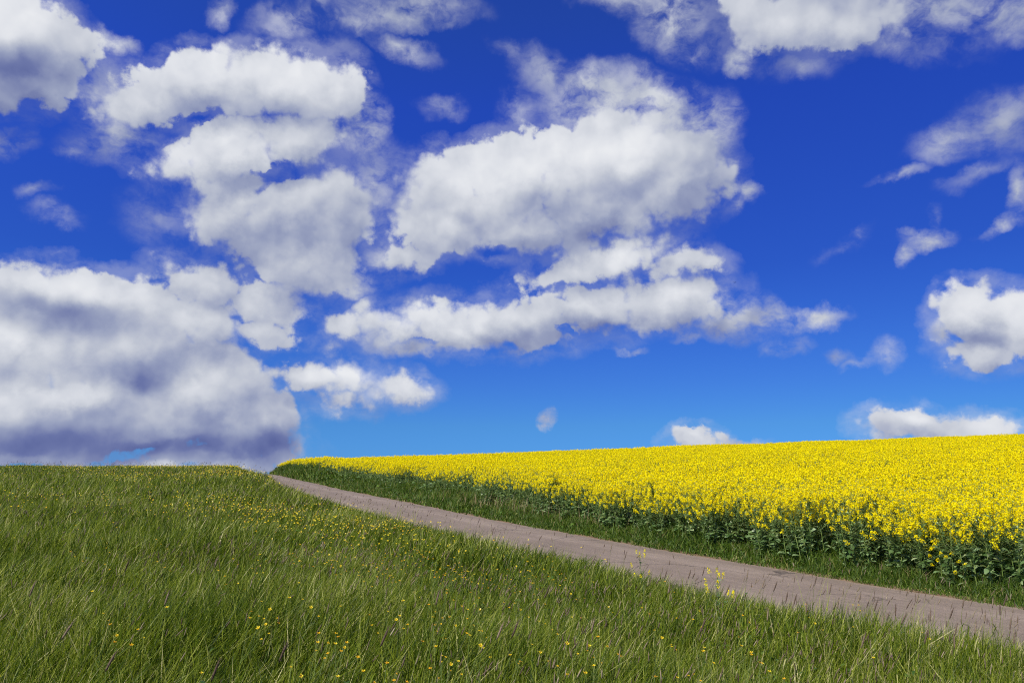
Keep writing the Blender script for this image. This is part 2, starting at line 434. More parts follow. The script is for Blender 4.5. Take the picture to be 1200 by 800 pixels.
def soil_material(name, c1, c2, scale):
    m, gg = mat(name)
    pos = gg.n('ShaderNodeNewGeometry').outputs['Position']
    a = gg.noise(pos, scale, 6, 0.6); b = gg.noise(pos, scale * 8, 5, 0.6)
    f = gg.m('MULTIPLY_ADD', b, 0.5, gg.m('MULTIPLY', a, 0.5))
    col = gg.mix(gg.smooth(f, .35, .65), (*c1, 1), (*c2, 1))
    bp = gg.n('ShaderNodeBump'); bp.inputs['Distance'].default_value = 0.03; gg.put(bp.inputs['Height'], b)
    return finish(m, gg, principled(gg, col, .95, .1, bp.outputs[0]))
M_GROUND = soil_material('meadow_soil', (.030, .045, .014), (.070, .085, .028), 1.2)
M_DIRT = soil_material('roadside_dirt', (.15, .095, .055), (.27, .19, .125), 3.0)

def road_material():
    m, gg = mat('worn_asphalt')
    uv = gg.n('ShaderNodeUVMap'); uv.uv_map = 'UVMap'
    s = gg.n('ShaderNodeSeparateXYZ'); gg.put(s.inputs[0], uv.outputs[0])
    pos = gg.n('ShaderNodeNewGeometry').outputs['Position']
    broad = gg.noise(pos, 0.8, 5, 0.6); grain = gg.noise(pos, 55, 3, 0.7)
    vo = gg.n('ShaderNodeTexVoronoi', feature='F1'); gg.put(vo.inputs['Vector'], pos); vo.inputs['Scale'].default_value = 70
    # wheel tracks run along the lane (u across in metres, v along in metres)
    tr = gg.m('ABSOLUTE', gg.m('SUBTRACT', gg.m('ABSOLUTE', gg.m('SUBTRACT', s.outputs[0], ROAD_W / 2)), 0.72))
    track = gg.smooth(tr, 0.45, 0.05)
    str_ = gg.n('ShaderNodeCombineXYZ'); gg.put(str_.inputs[0], gg.m('MULTIPLY', s.outputs[0], 7.0)); gg.put(str_.inputs[1], gg.m('MULTIPLY', s.outputs[1], 0.35))
    streak = gg.noise(str_.outputs[0], 1.0, 5, 0.6)
    f = gg.m('ADD', gg.m('MULTIPLY', broad, .45), gg.m('MULTIPLY', streak, .40))
    f = gg.m('ADD', f, gg.m('MULTIPLY', track, .10))
    col = gg.ramp(f, [(.22, (.150, .119, .094)), (.45, (.205, .163, .130)), (.62, (.265, .213, .172))])
    stones = gg.ramp(vo.outputs['Color'], [(0, (.62, .62, .62)), (.6, (1, 1, 1)), (1, (1.5, 1.45, 1.35))])
    col = gg.mix(.55, col, gg.mix(1.0, col, stones, 'MULTIPLY'))
    # hairline cracks
    cr = gg.n('ShaderNodeTexVoronoi', feature='DISTANCE_TO_EDGE')
    wob = gg.v('ADD', pos, gg.v('SCALE', gg.noise(pos, 2.5, 4, .6, color=True), sc=.5))
    gg.put(cr.inputs['Vector'], wob); cr.inputs['Scale'].default_value = 0.65
    crack = gg.m('MULTIPLY', gg.smooth(cr.outputs['Distance'], 0.012, 0.004), gg.smooth(gg.noise(pos, 0.5, 2, .5), .48, .62))
    col = gg.mix(gg.m('MULTIPLY', crack, .75), col, (.045, .038, .034, 1))
    # earth washed over the edges
    eg = gg.m('MINIMUM', s.outputs[0], gg.m('SUBTRACT', ROAD_W, s.outputs[0]))
    eg = gg.m('ADD', eg, gg.m('MULTIPLY', gg.m('SUBTRACT', gg.noise(pos, 4, 5, .65), .5), .5))
    col = gg.mix(gg.m("MULTIPLY", gg.smooth(eg, .16, -.05), .7), col, (.27, .20, .14, 1))
    bp = gg.n('ShaderNodeBump'); bp.inputs['Distance'].default_value = 0.006; bp.inputs['Strength'].default_value = .8
    gg.put(bp.inputs['Height'], gg.m('ADD', grain, gg.m('MULTIPLY', crack, -1.5)))
    return finish(m, gg, principled(gg, col, .85, .25, bp.outputs[0]))
M_ROAD = road_material()

# ---------------------------------------------------------------- mesh helpers
def mesh_from(name, V, faces, mats, rnd=None, smooth=True, mat_idx=None, uv=None):
    """V (n,3); faces = list of (m,k) index arrays; rnd = list of per-face values matching faces"""
    me = bpy.data.meshes.new(name)
    me.vertices.add(len(V)); me.vertices.foreach_set('co', np.asarray(V, np.float32).ravel())
    loops = np.concatenate([f.ravel() for f in faces]).astype(np.int32)
    tot = np.concatenate([np.full(len(f), f.shape[1], np.int32) for f in faces])
    start = np.concatenate([[0], np.cumsum(tot)[:-1]]).astype(np.int32)
    me.loops.add(len(loops)); me.loops.foreach_set('vertex_index', loops)
    me.polygons.add(len(tot)); me.polygons.foreach_set('loop_start', start)
    me.polygons.foreach_set('loop_total', tot)
    me.polygons.foreach_set('use_smooth', np.full(len(tot), bool(smooth)))
    if mat_idx is not None: me.polygons.foreach_set('material_index', np.concatenate(mat_idx).astype(np.int32))
    if rnd is not None:
        a = me.attributes.new('rnd', 'FLOAT', 'FACE'); a.data.foreach_set('value', np.concatenate(rnd).astype(np.float32))
    if uv is not None:
        l = me.uv_layers.new(name='UVMap'); l.data.foreach_set('uv', np.asarray(uv, np.float32)[loops].ravel())
    me.update(calc_edges=True)
    for mm in (mats if isinstance(mats, (list, tuple)) else [mats]): me.materials.append(mm)
    return me
def put_obj(name, me, parent=None, link=True):
    o = bpy.data.objects.new(name, me)
    if link: COL.objects.link(o)
    if parent is not None: o.parent = parent
    return o
def struct(o): o['kind'] = 'structure'; return o
def stuff(o, label, cat): o['kind'] = 'stuff'; o['label'] = label; o['category'] = cat; return o

def axis_cuts(fine_lo, fine_hi, step, far, n):
    a = np.arange(fine_lo, fine_hi + 1e-6, step)
    lo = fine_lo - np.geomspace(step, fine_lo + far, n)[::-1]
    hi = fine_hi + np.geomspace(step, far - fine_hi, n)
    return np.concatenate([lo, a, hi])
gx, gy = axis_cuts(-60, 60, 0.6, 900, 30), axis_cuts(-12, 110, 0.6, 900, 30)
XX, YY = np.meshgrid(gx, gy)
ZZ = base_h(XX, YY)
U = road_u(XX, YY)
ZZ = ZZ - 0.10 * sstep(0.7 - np.abs(U + ROAD_W / 2) + ROAD_W / 2, 0.0, 0.5)
n0, n1 = XX.shape
idx = np.arange(n0 * n1).reshape(n0, n1)
quads = np.stack([idx[:-1, :-1], idx[:-1, 1:], idx[1:, 1:], idx[1:, :-1]], -1).reshape(-1, 4)
struct(put_obj('ground', mesh_from('ground', np.stack([XX, YY, ZZ], -1).reshape(-1, 3), [quads], M_GROUND, smooth=True)))

def strip(name, u0, u1, nu, lift, material, jitter=0.0, y0=-12, y1=150, crown=0.0, thick=0.12):
    ys = np.concatenate([np.arange(y0, 40, 0.15), np.arange(40, y1, 0.8)])
    ex = np.interp(ys, _yy, _xx); sl = np.interp(ys, _yy, _sl)
    nrm = np.stack([np.ones_like(sl), -sl], -1) / np.sqrt(1 + sl ** 2)[:, None]
    s_along = np.concatenate([[0], np.cumsum(np.hypot(np.diff(ex), np.diff(ys)))])
    us = np.linspace(u0, u1, nu)
    wob0 = jitter * np.convolve(rng.normal(size=len(ys) + 8), np.ones(9) / 3, mode='valid')
    wob1 = jitter * np.convolve(rng.normal(size=len(ys) + 8), np.ones(9) / 3, mode='valid')
    V, UVs = [], []
    for j, u in enumerate(us):
        w = wob0 * (1 - j / (nu - 1)) + wob1 * (j / (nu - 1))
        uu = u + w
        X, Y = ex + nrm[:, 0] * uu, ys + nrm[:, 1] * uu
        t = j / (nu - 1)
        Z = base_h(X, Y) * 1.0 + lift + crown * 4 * t * (1 - t)
        V.append(np.stack([X, Y, Z], -1)); UVs.append(np.stack([u - u0 + 0 * ys, s_along], -1))
    V.insert(0, V[0] - [0, 0, thick]); V.append(V[-1] - [0, 0, thick])
    UVs.insert(0, UVs[0]); UVs.append(UVs[-1])
    V = np.stack(V, 1); UVs = np.stack(UVs, 1)
    a, b = V.shape[:2]
    ii = np.arange(a * b).reshape(a, b)
    q = np.stack([ii[:-1, :-1], ii[:-1, 1:], ii[1:, 1:], ii[1:, :-1]], -1).reshape(-1, 4)
    return struct(put_obj(name, mesh_from(name, V.reshape(-1, 3), [q], material, smooth=False, uv=UVs.reshape(-1, 2))))
strip('road', -ROAD_W, 0.0, 9, 0.022, M_ROAD, jitter=0.022, crown=0.03)
strip('dirt_verge', -0.15, 0.34, 4, 0.012, M_DIRT, jitter=0.05)
strip('dirt_verge', -ROAD_W - 0.45, -ROAD_W + 0.15, 4, 0.012, M_DIRT, jitter=0.05)

# ---------------------------------------------------------------- grass
WIND = np.array([0.45, 0.12])
def blades(P, h, w, lean, r, curl=0.5):
    """P (n,3) feet, h heights, w widths, lean (n,2) tip offset as a share of the height; returns V, [quads, tris], [rnd, rnd]"""
    n = len(P)
    a = rng.uniform(0, 2 * np.pi, n)
    side = np.stack([np.cos(a), np.sin(a), np.zeros(n)], -1) * (w / 2)[:, None]
    L = np.concatenate([lean, np.zeros((n, 1))], 1) * h[:, None]
    up = np.zeros((n, 3)); up[:, 2] = h
    mid = P + up * 0.55 + L * 0.32
    tip = P + up * np.sqrt(np.clip(1 - 0.45 * (lean ** 2).sum(1), .25, 1))[:, None] + L * 1.0
    V = np.stack([P - side, P + side, mid - side * .85, mid + side * .85, tip], 1).reshape(-1, 3)
    b = (np.arange(n) * 5)[:, None]
    return V, [b + np.array([[0, 1, 3, 2]]), b + np.array([[2, 3, 4]])], [r, r]

def merge(parts):
    Vs, Fq, Ft, Rq, Rt, o = [], [], [], [], [], 0
    for V, F, R in parts:
        Vs.append(V); Fq.append(F[0] + o); Ft.append(F[1] + o); Rq.append(R[0]); Rt.append(R[1]); o += len(V)
    return np.concatenate(Vs), [np.concatenate(Fq), np.concatenate(Ft)], [np.concatenate(Rq), np.concatenate(Rt)]

def wedge(y0, y1, dens, spread=0.72, margin=1.5):
    """random feet in the part of the land the picture could show"""
    area = spread * (y1 ** 2 - y0 ** 2) + 2 * margin * (y1 - y0)
    n = int(area * dens)
    y = np.sqrt(rng.uniform(y0 ** 2, y1 ** 2, n)) if y0 >= 0 else rng.uniform(y0, y1, n)
    x = rng.uniform(-1, 1, n) * (spread * np.abs(y) + margin)
    return x, y

def lump(x, y, s, seed):
    """cheap smooth noise 0..1 for uneven stands"""
    r = np.random.default_rng(seed); v = 0
    for k in range(6):
        a, f, p = r.uniform(0, 2 * np.pi), s * 1.7 ** (k * .6), r.uniform(0, 6.28)
        v = v + np.sin((x * np.cos(a) + y * np.sin(a)) * f + p) * .9 ** k
    return 0.5 + 0.5 * np.tanh(v * 0.5)

def meadow_set(y0, y1, dens, hmin, hmax, wid):
    x, y = wedge(y0, y1, dens)
    u = road_u(x, y)
    k = (u < -ROAD_W - 0.02 + .25 * (lump(x, y, 4, 8) - .4) + rng.normal(0, .09, len(x)))
    x, y, u = x[k], y[k], u[k]
    n = len(x)
    lp = lump(x, y, 0.9, 3)
    z = base_h(x, y) - 0.02
    near_edge = sstep(-u, ROAD_W, ROAD_W + 1.0)
    h = rng.uniform(hmin, hmax, n) * (0.72 + 0.5 * lp) * (0.55 + 0.45 * np.maximum(near_edge, sstep(y, 26, 34)))
    w = wid * rng.uniform(.4, 1.9, n)
    gust = 0.35 + 0.55 * lump(x, y, 1.6, 9)
    lean = WIND[None, :] * gust[:, None] * rng.uniform(.25, 1.05, n)[:, None] + rng.normal(0, .30, (n, 2))
    r = np.clip(rng.beta(1.1, 1.5, n) + (rng.random(n) < .07) * .5, 0, 1)
    return blades(np.stack([x, y, z], -1), h, w, lean, r)
parts = [meadow_set(1.6, 4.0, 1300, .25, .56, .0065), meadow_set(4.0, 7.0, 2300, .25, .56, .0065), meadow_set(7, 11, 1500, .25, .56, .009),
         meadow_set(11, 18, 700, .25, .56, .013), meadow_set(18, 30, 300, .25, .56, .022),
         meadow_set(30, 50, 120, .26, .52, .030), meadow_set(50, 95, 42, .24, .50, .055)]
V, Fc, R = merge(parts)
print('meadow blades', len(V) // 5)
stuff(put_obj('meadow_grass', mesh_from('meadow_grass', V, Fc, M_GRASS, R)),
      'tall green meadow grass bent by the wind, left of and before the lane', 'grass')

# seed heads standing over the grass: a thin stalk with a spindle on top
def spindles(A, B, rad, r, sides=4):
    """spindle between A and B with the widest part in the middle"""
    n = len(A); ax = B - A; L = np.linalg.norm(ax, axis=1, keepdims=True); ax = ax / L
    t = np.cross(ax, np.array([0.3, 0.9, 0.1])); t /= np.linalg.norm(t, axis=1, keepdims=True); b = np.cross(ax, t)
    rows = [A]
    for f, k in ((.25, .85), (.65, 1.0)):
        for j in range(sides):
            an = 2 * np.pi * j / sides
            rows.append(A + ax * L * f + (t * np.cos(an) + b * np.sin(an)) * (rad * k)[:, None])
    rows.append(B)
    V = np.stack(rows, 1).reshape(-1, 3); m = len(rows); o = (np.arange(n) * m)[:, None]
    tri = np.concatenate([o + np.array([[0, 1 + (j + 1) % sides, 1 + j]]) for j in range(sides)] +
                         [o + np.array([[m - 1, 1 + sides + j, 1 + sides + (j + 1) % sides]]) for j in range(sides)])
    qd = np.concatenate([o + np.array([[1 + j, 1 + (j + 1) % sides, 1 + sides + (j + 1) % sides, 1 + sides + j]]) for j in range(sides)])
    return V, [qd, tri], [np.tile(r, sides), np.tile(r, 2 * sides)]

def heads_set(y0, y1, dens, wid, rad):
    x, y = wedge(y0, y1, dens)
    u = road_u(x, y); k = (u < -ROAD_W - .1) & (rng.random(len(x)) < lump(x, y, .5, 21) * 1.1)
    x, y = x[k], y[k]; n = len(x)
    P = np.stack([x, y, base_h(x, y)], -1)
    h = rng.uniform(.50, .78, n) * (.8 + .3 * lump(x, y, .9, 3))
    lean = WIND[None, :] * rng.uniform(.2, .8, n)[:, None] + rng.normal(0, .15, (n, 2))
    r = rng.random(n)
    st = blades(P, h, np.full(n, wid), lean, r * .5 + .4)
    tip = st[0].reshape(n, 5, 3)[:, 4]; mid = st[0].reshape(n, 5, 3)[:, 2:4].mean(1)
    d = tip - mid; d /= np.linalg.norm(d, axis=1, keepdims=True)
    ln = rng.uniform(.045, .085, n)[:, None]
    return st, spindles(tip - d * ln * .6, tip + d * ln * .4, rad * rng.uniform(.6, 1.3, n), rng.beta(1.6, 2, n))
ss = [heads_set(2.0, 8, 40, .0028, .0032), heads_set(8, 16, 26, .0045, .0042), heads_set(16, 34, 10, .008, .007), heads_set(34, 80, 1.2, .016, .014)]
V, Fc, R = merge([s[0] for s in ss]); 
V2, Fc2, R2 = merge([s[1] for s in ss])
nV = len(V)
me = mesh_from('seeding_grass', np.concatenate([V, V2]), [Fc[0], Fc[1], Fc2[0] + nV, Fc2[1] + nV], [M_GRASS, M_SEED],
               [R[0], R[1], R2[0], R2[1]], mat_idx=[np.zeros(len(Fc[0])), np.zeros(len(Fc[1])), np.ones(len(Fc2[0])), np.ones(len(Fc2[1]))])
stuff(put_obj('seeding_grass', me), 'thin stalks with brown and purplish seed heads scattered through the meadow', 'grass')

# verge between lane and crop
def verge_set(y0, y1, dens, hmin, hmax, wid):
    x, y = wedge(y0, y1, dens)
    u = road_u(x, y); vw = verge_w(y)
    k = (u > -0.06 + .22 * lump(x, y, 5, 5) + rng.normal(0, .05, len(x))) & (u < vw + .7)
    x, y, u, vw = x[k], y[k], u[k], vw[k]; n = len(x)
    h = rng.uniform(hmin, hmax, n) * (.5 + .5 * sstep(u, 0, .6)) * (.6 + .8 * lump(x, y, 1.5, 33)) * (1 + .5 * sstep(u, vw * .5, vw)) * (1 + .8 * sstep(y, 44, 56))
    lean = WIND[None, :] * rng.uniform(-.1, .7, n)[:, None] + rng.normal(0, .42, (n, 2))
    r = np.clip(rng.beta(1.3, 1.9, n) + (rng.random(n) < .08) * .6, 0, 1)
    return blades(np.stack([x, y, base_h(x, y) - .01], -1), h, wid * rng.uniform(.6, 1.5, n), lean, r)
V, Fc, R = merge([verge_set(4, 13, 3000, .04, .17, .009), verge_set(13, 22, 1600, .06, .24, .014), verge_set(22, 40, 520, .10, .32, .024), verge_set(40, 90, 160, .12, .34, .05)])
print('verge blades', len(V) // 5)
stuff(put_obj('verge_grass', mesh_from('verge_grass', V, Fc, M_VERGE, R)), 'short lush green grass between the lane and the yellow crop', 'grass')

# brownish dry stand in the verge half way along
c0 = hit(622, 603)
n = 2600
x = c0[0] + rng.normal(0, 2.2, n) ; y = c0[1] + rng.normal(0, 3.2, n)
u = road_u(x, y); k = (u > .7) & (u < verge_w(y) + .2); x, y = x[k], y[k]; n = len(x)
V, Fc, R = blades(np.stack([x, y, base_h(x, y)], -1), rng.uniform(.25, .62, n), np.full(n, .014), WIND[None, :] * .3 + rng.normal(0, .2, (n, 2)), rng.random(n))
stuff(put_obj('dry_grass', mesh_from('dry_grass', V, Fc, M_DRY, R)), 'brownish dry grass patch in the verge half way along the lane', 'grass')

# ================================================================ oilseed rape
def leaf_faces(P, d, n_, L, W, r, fold=.12):
    """lobed leaf made of 4 quads: root P, direction d, normal n_"""
    s = np.cross(d, n_); s /= np.linalg.norm(s, axis=1, keepdims=True)
    L = L[:, None]; W = W[:, None]
    drop = np.array([0, 0, -1.0])
    rows = []
    for t, w, dr in ((0, .12, 0), (.35, .8, .03), (.62, .95, .12), (.85, .6, .27), (1.0, .05, .42)):
        c = P + d * L * t + drop * L * dr
        rows += [c - s * W * w * .5 + n_ * W * fold, c + s * W * w * .5 + n_ * W * fold]
    V = np.stack(rows, 1).reshape(-1, 3); o = (np.arange(len(P)) * 10)[:, None]
    q = np.concatenate([o + np.array([[2 * k, 2 * k + 1, 2 * k + 3, 2 * k + 2]]) for k in range(4)])
    return V, q, np.tile(r, 4)

def unit(v): return v / np.linalg.norm(v, axis=-1, keepdims=True)

def tubes(A, B, r0, r1, rr, sides=4):
    n = len(A); ax = unit(B - A)
    t = unit(np.cross(ax, np.array([.21, .87, .11]))); b = np.cross(ax, t)
    rows = []
    for c, r in ((A, r0), (B, r1)):
        for j in range(sides):
            an = 2 * np.pi * j / sides
            rows.append(c + (t * np.cos(an) + b * np.sin(an)) * r[:, None])
    V = np.stack(rows, 1).reshape(-1, 3); o = (np.arange(n) * 2 * sides)[:, None]
    q = np.concatenate([o + np.array([[j, (j + 1) % sides, sides + (j + 1) % sides, sides + j]]) for j in range(sides)])
    return V, q, np.tile(rr, sides)

def flowers(P, nrm, size, r):
    """four-petalled flowers: each petal one kite shaped face"""
    n = len(P)
    t = unit(np.cross(nrm, rng.normal(size=(n, 3)))); b = np.cross(nrm, t)
    Vs, Qs, o = [], [], 0
    rows = []
    for j in range(4):
        an = j * np.pi / 2
        d = t * math.cos(an) + b * math.sin(an); e = np.cross(nrm, d)
        s = size[:, None]
        rows += [P, P + (d * .62 - e * .42 + nrm * .10) * s, P + (d * 1.0 + nrm * .12) * s, P + (d * .62 + e * .42 + nrm * .10) * s]
    V = np.stack(rows, 1).reshape(-1, 3); o = (np.arange(n) * 16)[:, None]
    q = np.concatenate([o + np.array([[4 * j, 4 * j + 1, 4 * j + 2, 4 * j + 3]]) for j in range(4)])
    return V, q, np.tile(r, 4)

def join(parts):
    Vs, Qs, Rs, o = [], [], [], 0
    for V, q, r in parts:
        Vs.append(V); Qs.append(q + o); Rs.append(r); o += len(V)
    return np.concatenate(Vs), np.concatenate(Qs), np.concatenate(Rs)

def rape_plant(k, lod):
    """returns stem, leaves, flowers as (V, quads, rnd); lod 0 = near, 1 = middle distance"""
    H = 1.22 + .10 * math.sin(k * 2.1)
    nb = (8 if lod == 0 else 7)
    z = lambda m: np.zeros(m)
    bend = rng.normal(0, .035, 2)
    def axis(t): return np.stack([bend[0] * t * t, bend[1] * t * t, t * H], -1) if np.ndim(t) else np.array([bend[0] * t * t, bend[1] * t * t, t * H])
    ts = np.linspace(0, .90, 6 if lod == 0 else 3)
    pts = axis(ts)
    st = [tubes(pts[:-1], pts[1:], np.linspace(.0075, .0035, len(ts))[:-1], np.linspace(.0075, .0035, len(ts))[1:], rng.uniform(.2, .8, len(ts) - 1), 5 if lod == 0 else 3)]
    # side branches
    tb = np.sort(rng.uniform(.38, .86, nb)); az_ = np.arange(nb) * 2.4 + rng.uniform(0, 6)
    A = axis(tb)
    reach_ = (1 - tb) * .42 + .05
    tipz = H * rng.uniform(.56, 1.0, nb) ** .8 - .10
    tipz = np.maximum(tipz, A[:, 2] + .12)
    B = np.stack([A[:, 0] + np.cos(az_) * reach_, A[:, 1] + np.sin(az_) * reach_, tipz], -1)
    Mi = A * .5 + B * .5 + np.stack([np.cos(az_) * reach_ * .18, np.sin(az_) * reach_ * .18, z(nb)], -1)
    rr = rng.uniform(.3, 1, nb)
    st.append(tubes(A, Mi, np.full(nb, .003), np.full(nb, .0026), rr, 3)); st.append(tubes(Mi, B, np.full(nb, .0026), np.full(nb, .0018), rr, 3))
    tips = np.concatenate([B, axis(.90)[None]]); dirs = np.concatenate([unit(B - Mi) * .5 + np.array([0, 0, .6]), [[0, 0, 1.]]])
    dirs = unit(dirs)
    # racemes
    nf = 32 if lod == 0 else 14
    fl = []
    buds = []
    for p, d in zip(tips, dirs):
        ln = rng.uniform(.07, .13)
        t = rng.uniform(0, 1, nf) ** .8
        a = rng.uniform(0, 6.283, nf)
        sd = unit(np.cross(np.tile(d, (nf, 1)), rng.normal(size=(nf, 3))))
        spread_ = (.030 - .014 * t)[:, None] * rng.uniform(.7, 1.2, (nf, 1))
        c = p + d * (t * ln)[:, None] + sd * spread_
        nrm = unit(sd * .8 + d * .6 + rng.normal(0, .3, (nf, 3)))
        fl.append(flowers(c, nrm, (.0105 if lod == 0 else .0150) * rng.uniform(.8, 1.2, nf), rng.random(nf)))
        st.append(tubes(p[None], (p + d * ln)[None], np.array([.0016]), np.array([.001]), np.array([.8]), 3))
        if lod == 0:
            m = 7
            q0 = p + d * (ln + .005) + rng.normal(0, .005, (m, 3))
            st.append(tubes(q0, q0 + d * .009, np.full(m, .0022), np.full(m, .0014), np.full(m, 1.0), 4))
            # pods below the flowers
            m = 5
            q0 = p - d * rng.uniform(0, .08, (m, 1)); sd = unit(np.cross(np.tile(d, (m, 1)), rng.normal(size=(m, 3))))
            st.append(tubes(q0, q0 + (sd * .8 + d * .6) * .035, np.full(m, .0010), np.full(m, .0012), np.full(m, .7), 3))
    # leaves: big drooping ones below, small clasping ones above
    lf = []
    m = 30 if lod == 0 else 10
    t = np.concatenate([rng.uniform(.05, .6, m), rng.uniform(.5, .85, m)]); m = len(t)
    a = rng.uniform(0, 6.283, m)
    d = unit(np.stack([np.cos(a), np.sin(a), rng.uniform(.0, 1.8, m)], -1))
    n_ = unit(np.cross(d, np.stack([-np.sin(a), np.cos(a), z(m)], -1)) * -1 + rng.normal(0, .5, (m, 3)))
    L = np.where(t < .5, rng.uniform(.07, .18, m) * (1.15 - t * .5), rng.uniform(.04, .09, m)); W = L * rng.uniform(.28, .5, m)
    if lod: L, W = L * 1.1, W * 1.3
    lf.append(leaf_faces(axis(t), d, n_, L, W, rng.random(m)))
    m = nb * (2 if lod == 0 else 1); w = rng.integers(0, nb, m); s = rng.uniform(.1, .7, (m, 1))
    q0 = A[w] * (1 - s) + B[w] * s; a = rng.uniform(0, 6.283, m)
    d = unit(np.stack([np.cos(a), np.sin(a), rng.uniform(.3, 1.2, m)], -1)); n_ = unit(np.cross(d, np.stack([-np.sin(a), np.cos(a), z(m)], -1)) * -1)
    lf.append(leaf_faces(q0, d, n_, rng.uniform(.04, .09, m), rng.uniform(.012, .03, m), rng.random(m)))
    return join(st), join(lf), join(fl)

# broad leaved herbs between the grasses
M_HERB = leafy('herb_leaf', [(0, (.030, .075, .008)), (.5, (.075, .145, .014)), (.85, (.15, .23, .03)), (1, (.34, .27, .10))], .3, .4, .4, 1.2)
def herbs(y0, y1, dens, size, hmax, meadow):
    x, y = wedge(y0, y1, dens)
    u = road_u(x, y)
    k = ((u < -ROAD_W - .2) if meadow else ((u > .12) & (u < verge_w(y) + .3))) & (rng.random(len(x)) < .15 + lump(x, y, 1.3, 91 if meadow else 92) ** 2)
    x, y = np.repeat(x[k], 4), np.repeat(y[k], 4); n = len(x)
    x = x + rng.normal(0, .03, n); y = y + rng.normal(0, .03, n)
    P = np.stack([x, y, base_h(x, y) + rng.uniform(.02, hmax, n)], -1)
    a = rng.uniform(0, 6.283, n); d = unit(np.stack([np.cos(a), np.sin(a), rng.uniform(.1, 1.4, n)], -1))
    n_ = unit(np.cross(d, np.stack([-np.sin(a), np.cos(a), 0 * a], -1)) * -1 + rng.normal(0, .3, (n, 3)))
    L = size * rng.uniform(.6, 1.5, n)
    return leaf_faces(P, d, n_, L, L * rng.uniform(.25, .6, n), np.clip(rng.beta(1.5, 1.8, n), 0, 1))
V, q_, r_ = join([herbs(2.5, 9, 36, .055, .34, True), herbs(9, 20, 14, .07, .36, True), herbs(20, 60, 2.2, .12, .32, True)])
stuff(put_obj('meadow_herbs', mesh_from('meadow_herbs', V, [q_], M_HERB, [r_])), 'broad leaved herbs and clover mixed into the meadow grass', 'herbs')
V, q_, r_ = join([herbs(4, 14, 40, .06, .10, False), herbs(14, 30, 16, .09, .20, False), herbs(30, 70, 5, .16, .42, False)])
stuff(put_obj('verge_herbs', mesh_from('verge_herbs', V, [q_], M_HERB, [r_])), 'low leafy weeds in the verge along the crop', 'herbs')

# near plants: a thing each, stem > leaves, flowers as parts
near_meshes = []
for k in range(9):
    st, lf, fl = rape_plant(k, 0)
    near_meshes.append((mesh_from('stem', st[0], [st[1]], M_RSTEM, [st[2]]), mesh_from('leaves', lf[0], [lf[1]], M_RLEAF, [lf[2]]), mesh_from('flowers', fl[0], [fl[1]], M_PETAL, [fl[2]])))

def crop_edge(x, y):
    """how far inside the crop (metres); the edge wanders a little"""
    return road_u(x, y) - verge_w(y) - .18 * (lump(x, y, 1.1, 44) - .5) * 2

def ragged_h(x, y, ins):
    """stand height factor: uneven, lower and leaning at the very edge"""
    return (.86 + .14 * lump(x, y, .8, 51) + .08 * lump(x, y, .25, 57)) * (.86 + .14 * sstep(ins, -.1, .6))

# candidate near plants along the front of the crop, largest in the picture first
x, y = wedge(5.5, 24, 30)
ins = crop_edge(x, y); k = (ins > 0) & (ins < 1.1)
x, y, ins = x[k], y[k], ins[k]
px_, py_ = project(x, y, base_h(x, y) + .9)
vis = (px_ < 1230) & (px_ > 380)
x, y, ins = x[vis], y[vis], ins[vis]
order = np.argsort(np.hypot(x, y) + ins * 2.2)
x, y, ins = x[order][:300], y[order][:300], ins[order][:300]
near_far = float(np.hypot(x, y).max())
print('rape near', len(x), 'to', near_far)
hf = ragged_h(x, y, ins)
def rape_thing(kind, px0, py0, scale, rot, tilt, label, group='flowering rapeseed plants at the front of the crop'):
    o = bpy.data.objects.new('rapeseed_plant', None)
    o.empty_display_size = .1
    o.location = (px0, py0, float(base_h(np.array(px0), np.array(py0))) - .01)
    o.rotation_euler = (tilt[0], tilt[1], rot); o.scale = (scale[0], scale[0], scale[1])
    COL.objects.link(o)
    o['label'] = label; o['category'] = 'rapeseed plant'
    if group: o['group'] = group
    for nm, me in zip(('stem', 'leaves', 'flowers'), near_meshes[kind % len(near_meshes)]):
        put_obj(nm, me, o)
    return o
for i in range(len(x)):
    out = max(0.0, .35 - ins[i]) * .35
    rape_thing(i, float(x[i]), float(y[i]), (float(1.0 + .15 * rng.normal() * .5), float(hf[i])), float(rng.uniform(0, 6.28)),
               (float(rng.normal(0, .05) + out), float(rng.normal(.04, .05) - out)), 'yellow flowering rapeseed plant in the front rows of the crop beside the verge')
# the low bunch leaning out of the crop at the right
dd = view_dir(1106, 657); t = np.linspace(4, 40, 3000); qq = dd[None] * t[:, None]
q = qq[np.argmax(road_u(qq[:, 0], qq[:, 1]) > verge_w(qq[:, 1]) - .02)]
rape_thing(3, float(q[0]), float(q[1]), (.8, float(q[2] - base_h(q[0], q[1]) + .12) / 1.22), 1.0, (.10, -.08), 'low rapeseed plant with a bright yellow bunch leaning out of the green stems at right', None)

# the rest of the crop: instanced plants on scattered points, one object
lib = bpy.data.collections.new('rape_library')       # not linked to the scene
def lib_add(col, name, parts_, mats_):
    Vs, Qs, Rs, Mi, o = [], [], [], [], 0
    for j, (V, q_, r) in enumerate(parts_):
        Vs.append(V); Qs.append(q_ + o); Rs.append(r); Mi.append(np.full(len(q_), j)); o += len(V)
    ob = bpy.data.objects.new(name, mesh_from(name, np.concatenate(Vs), [np.concatenate(Qs)], mats_, [np.concatenate(Rs)], mat_idx=[np.concatenate(Mi)]))
    col.objects.link(ob)
NV0, NV1 = 6, 8
for k in range(NV0): lib_add(lib, 'a%02d' % k, rape_plant(k, 0), [M_RSTEM, M_RLEAF, M_PETAL])
for k in range(NV1): lib_add(lib, 'b%02d' % k, rape_plant(k, 1), [M_RSTEM, M_RLEAF, M_PETAL])

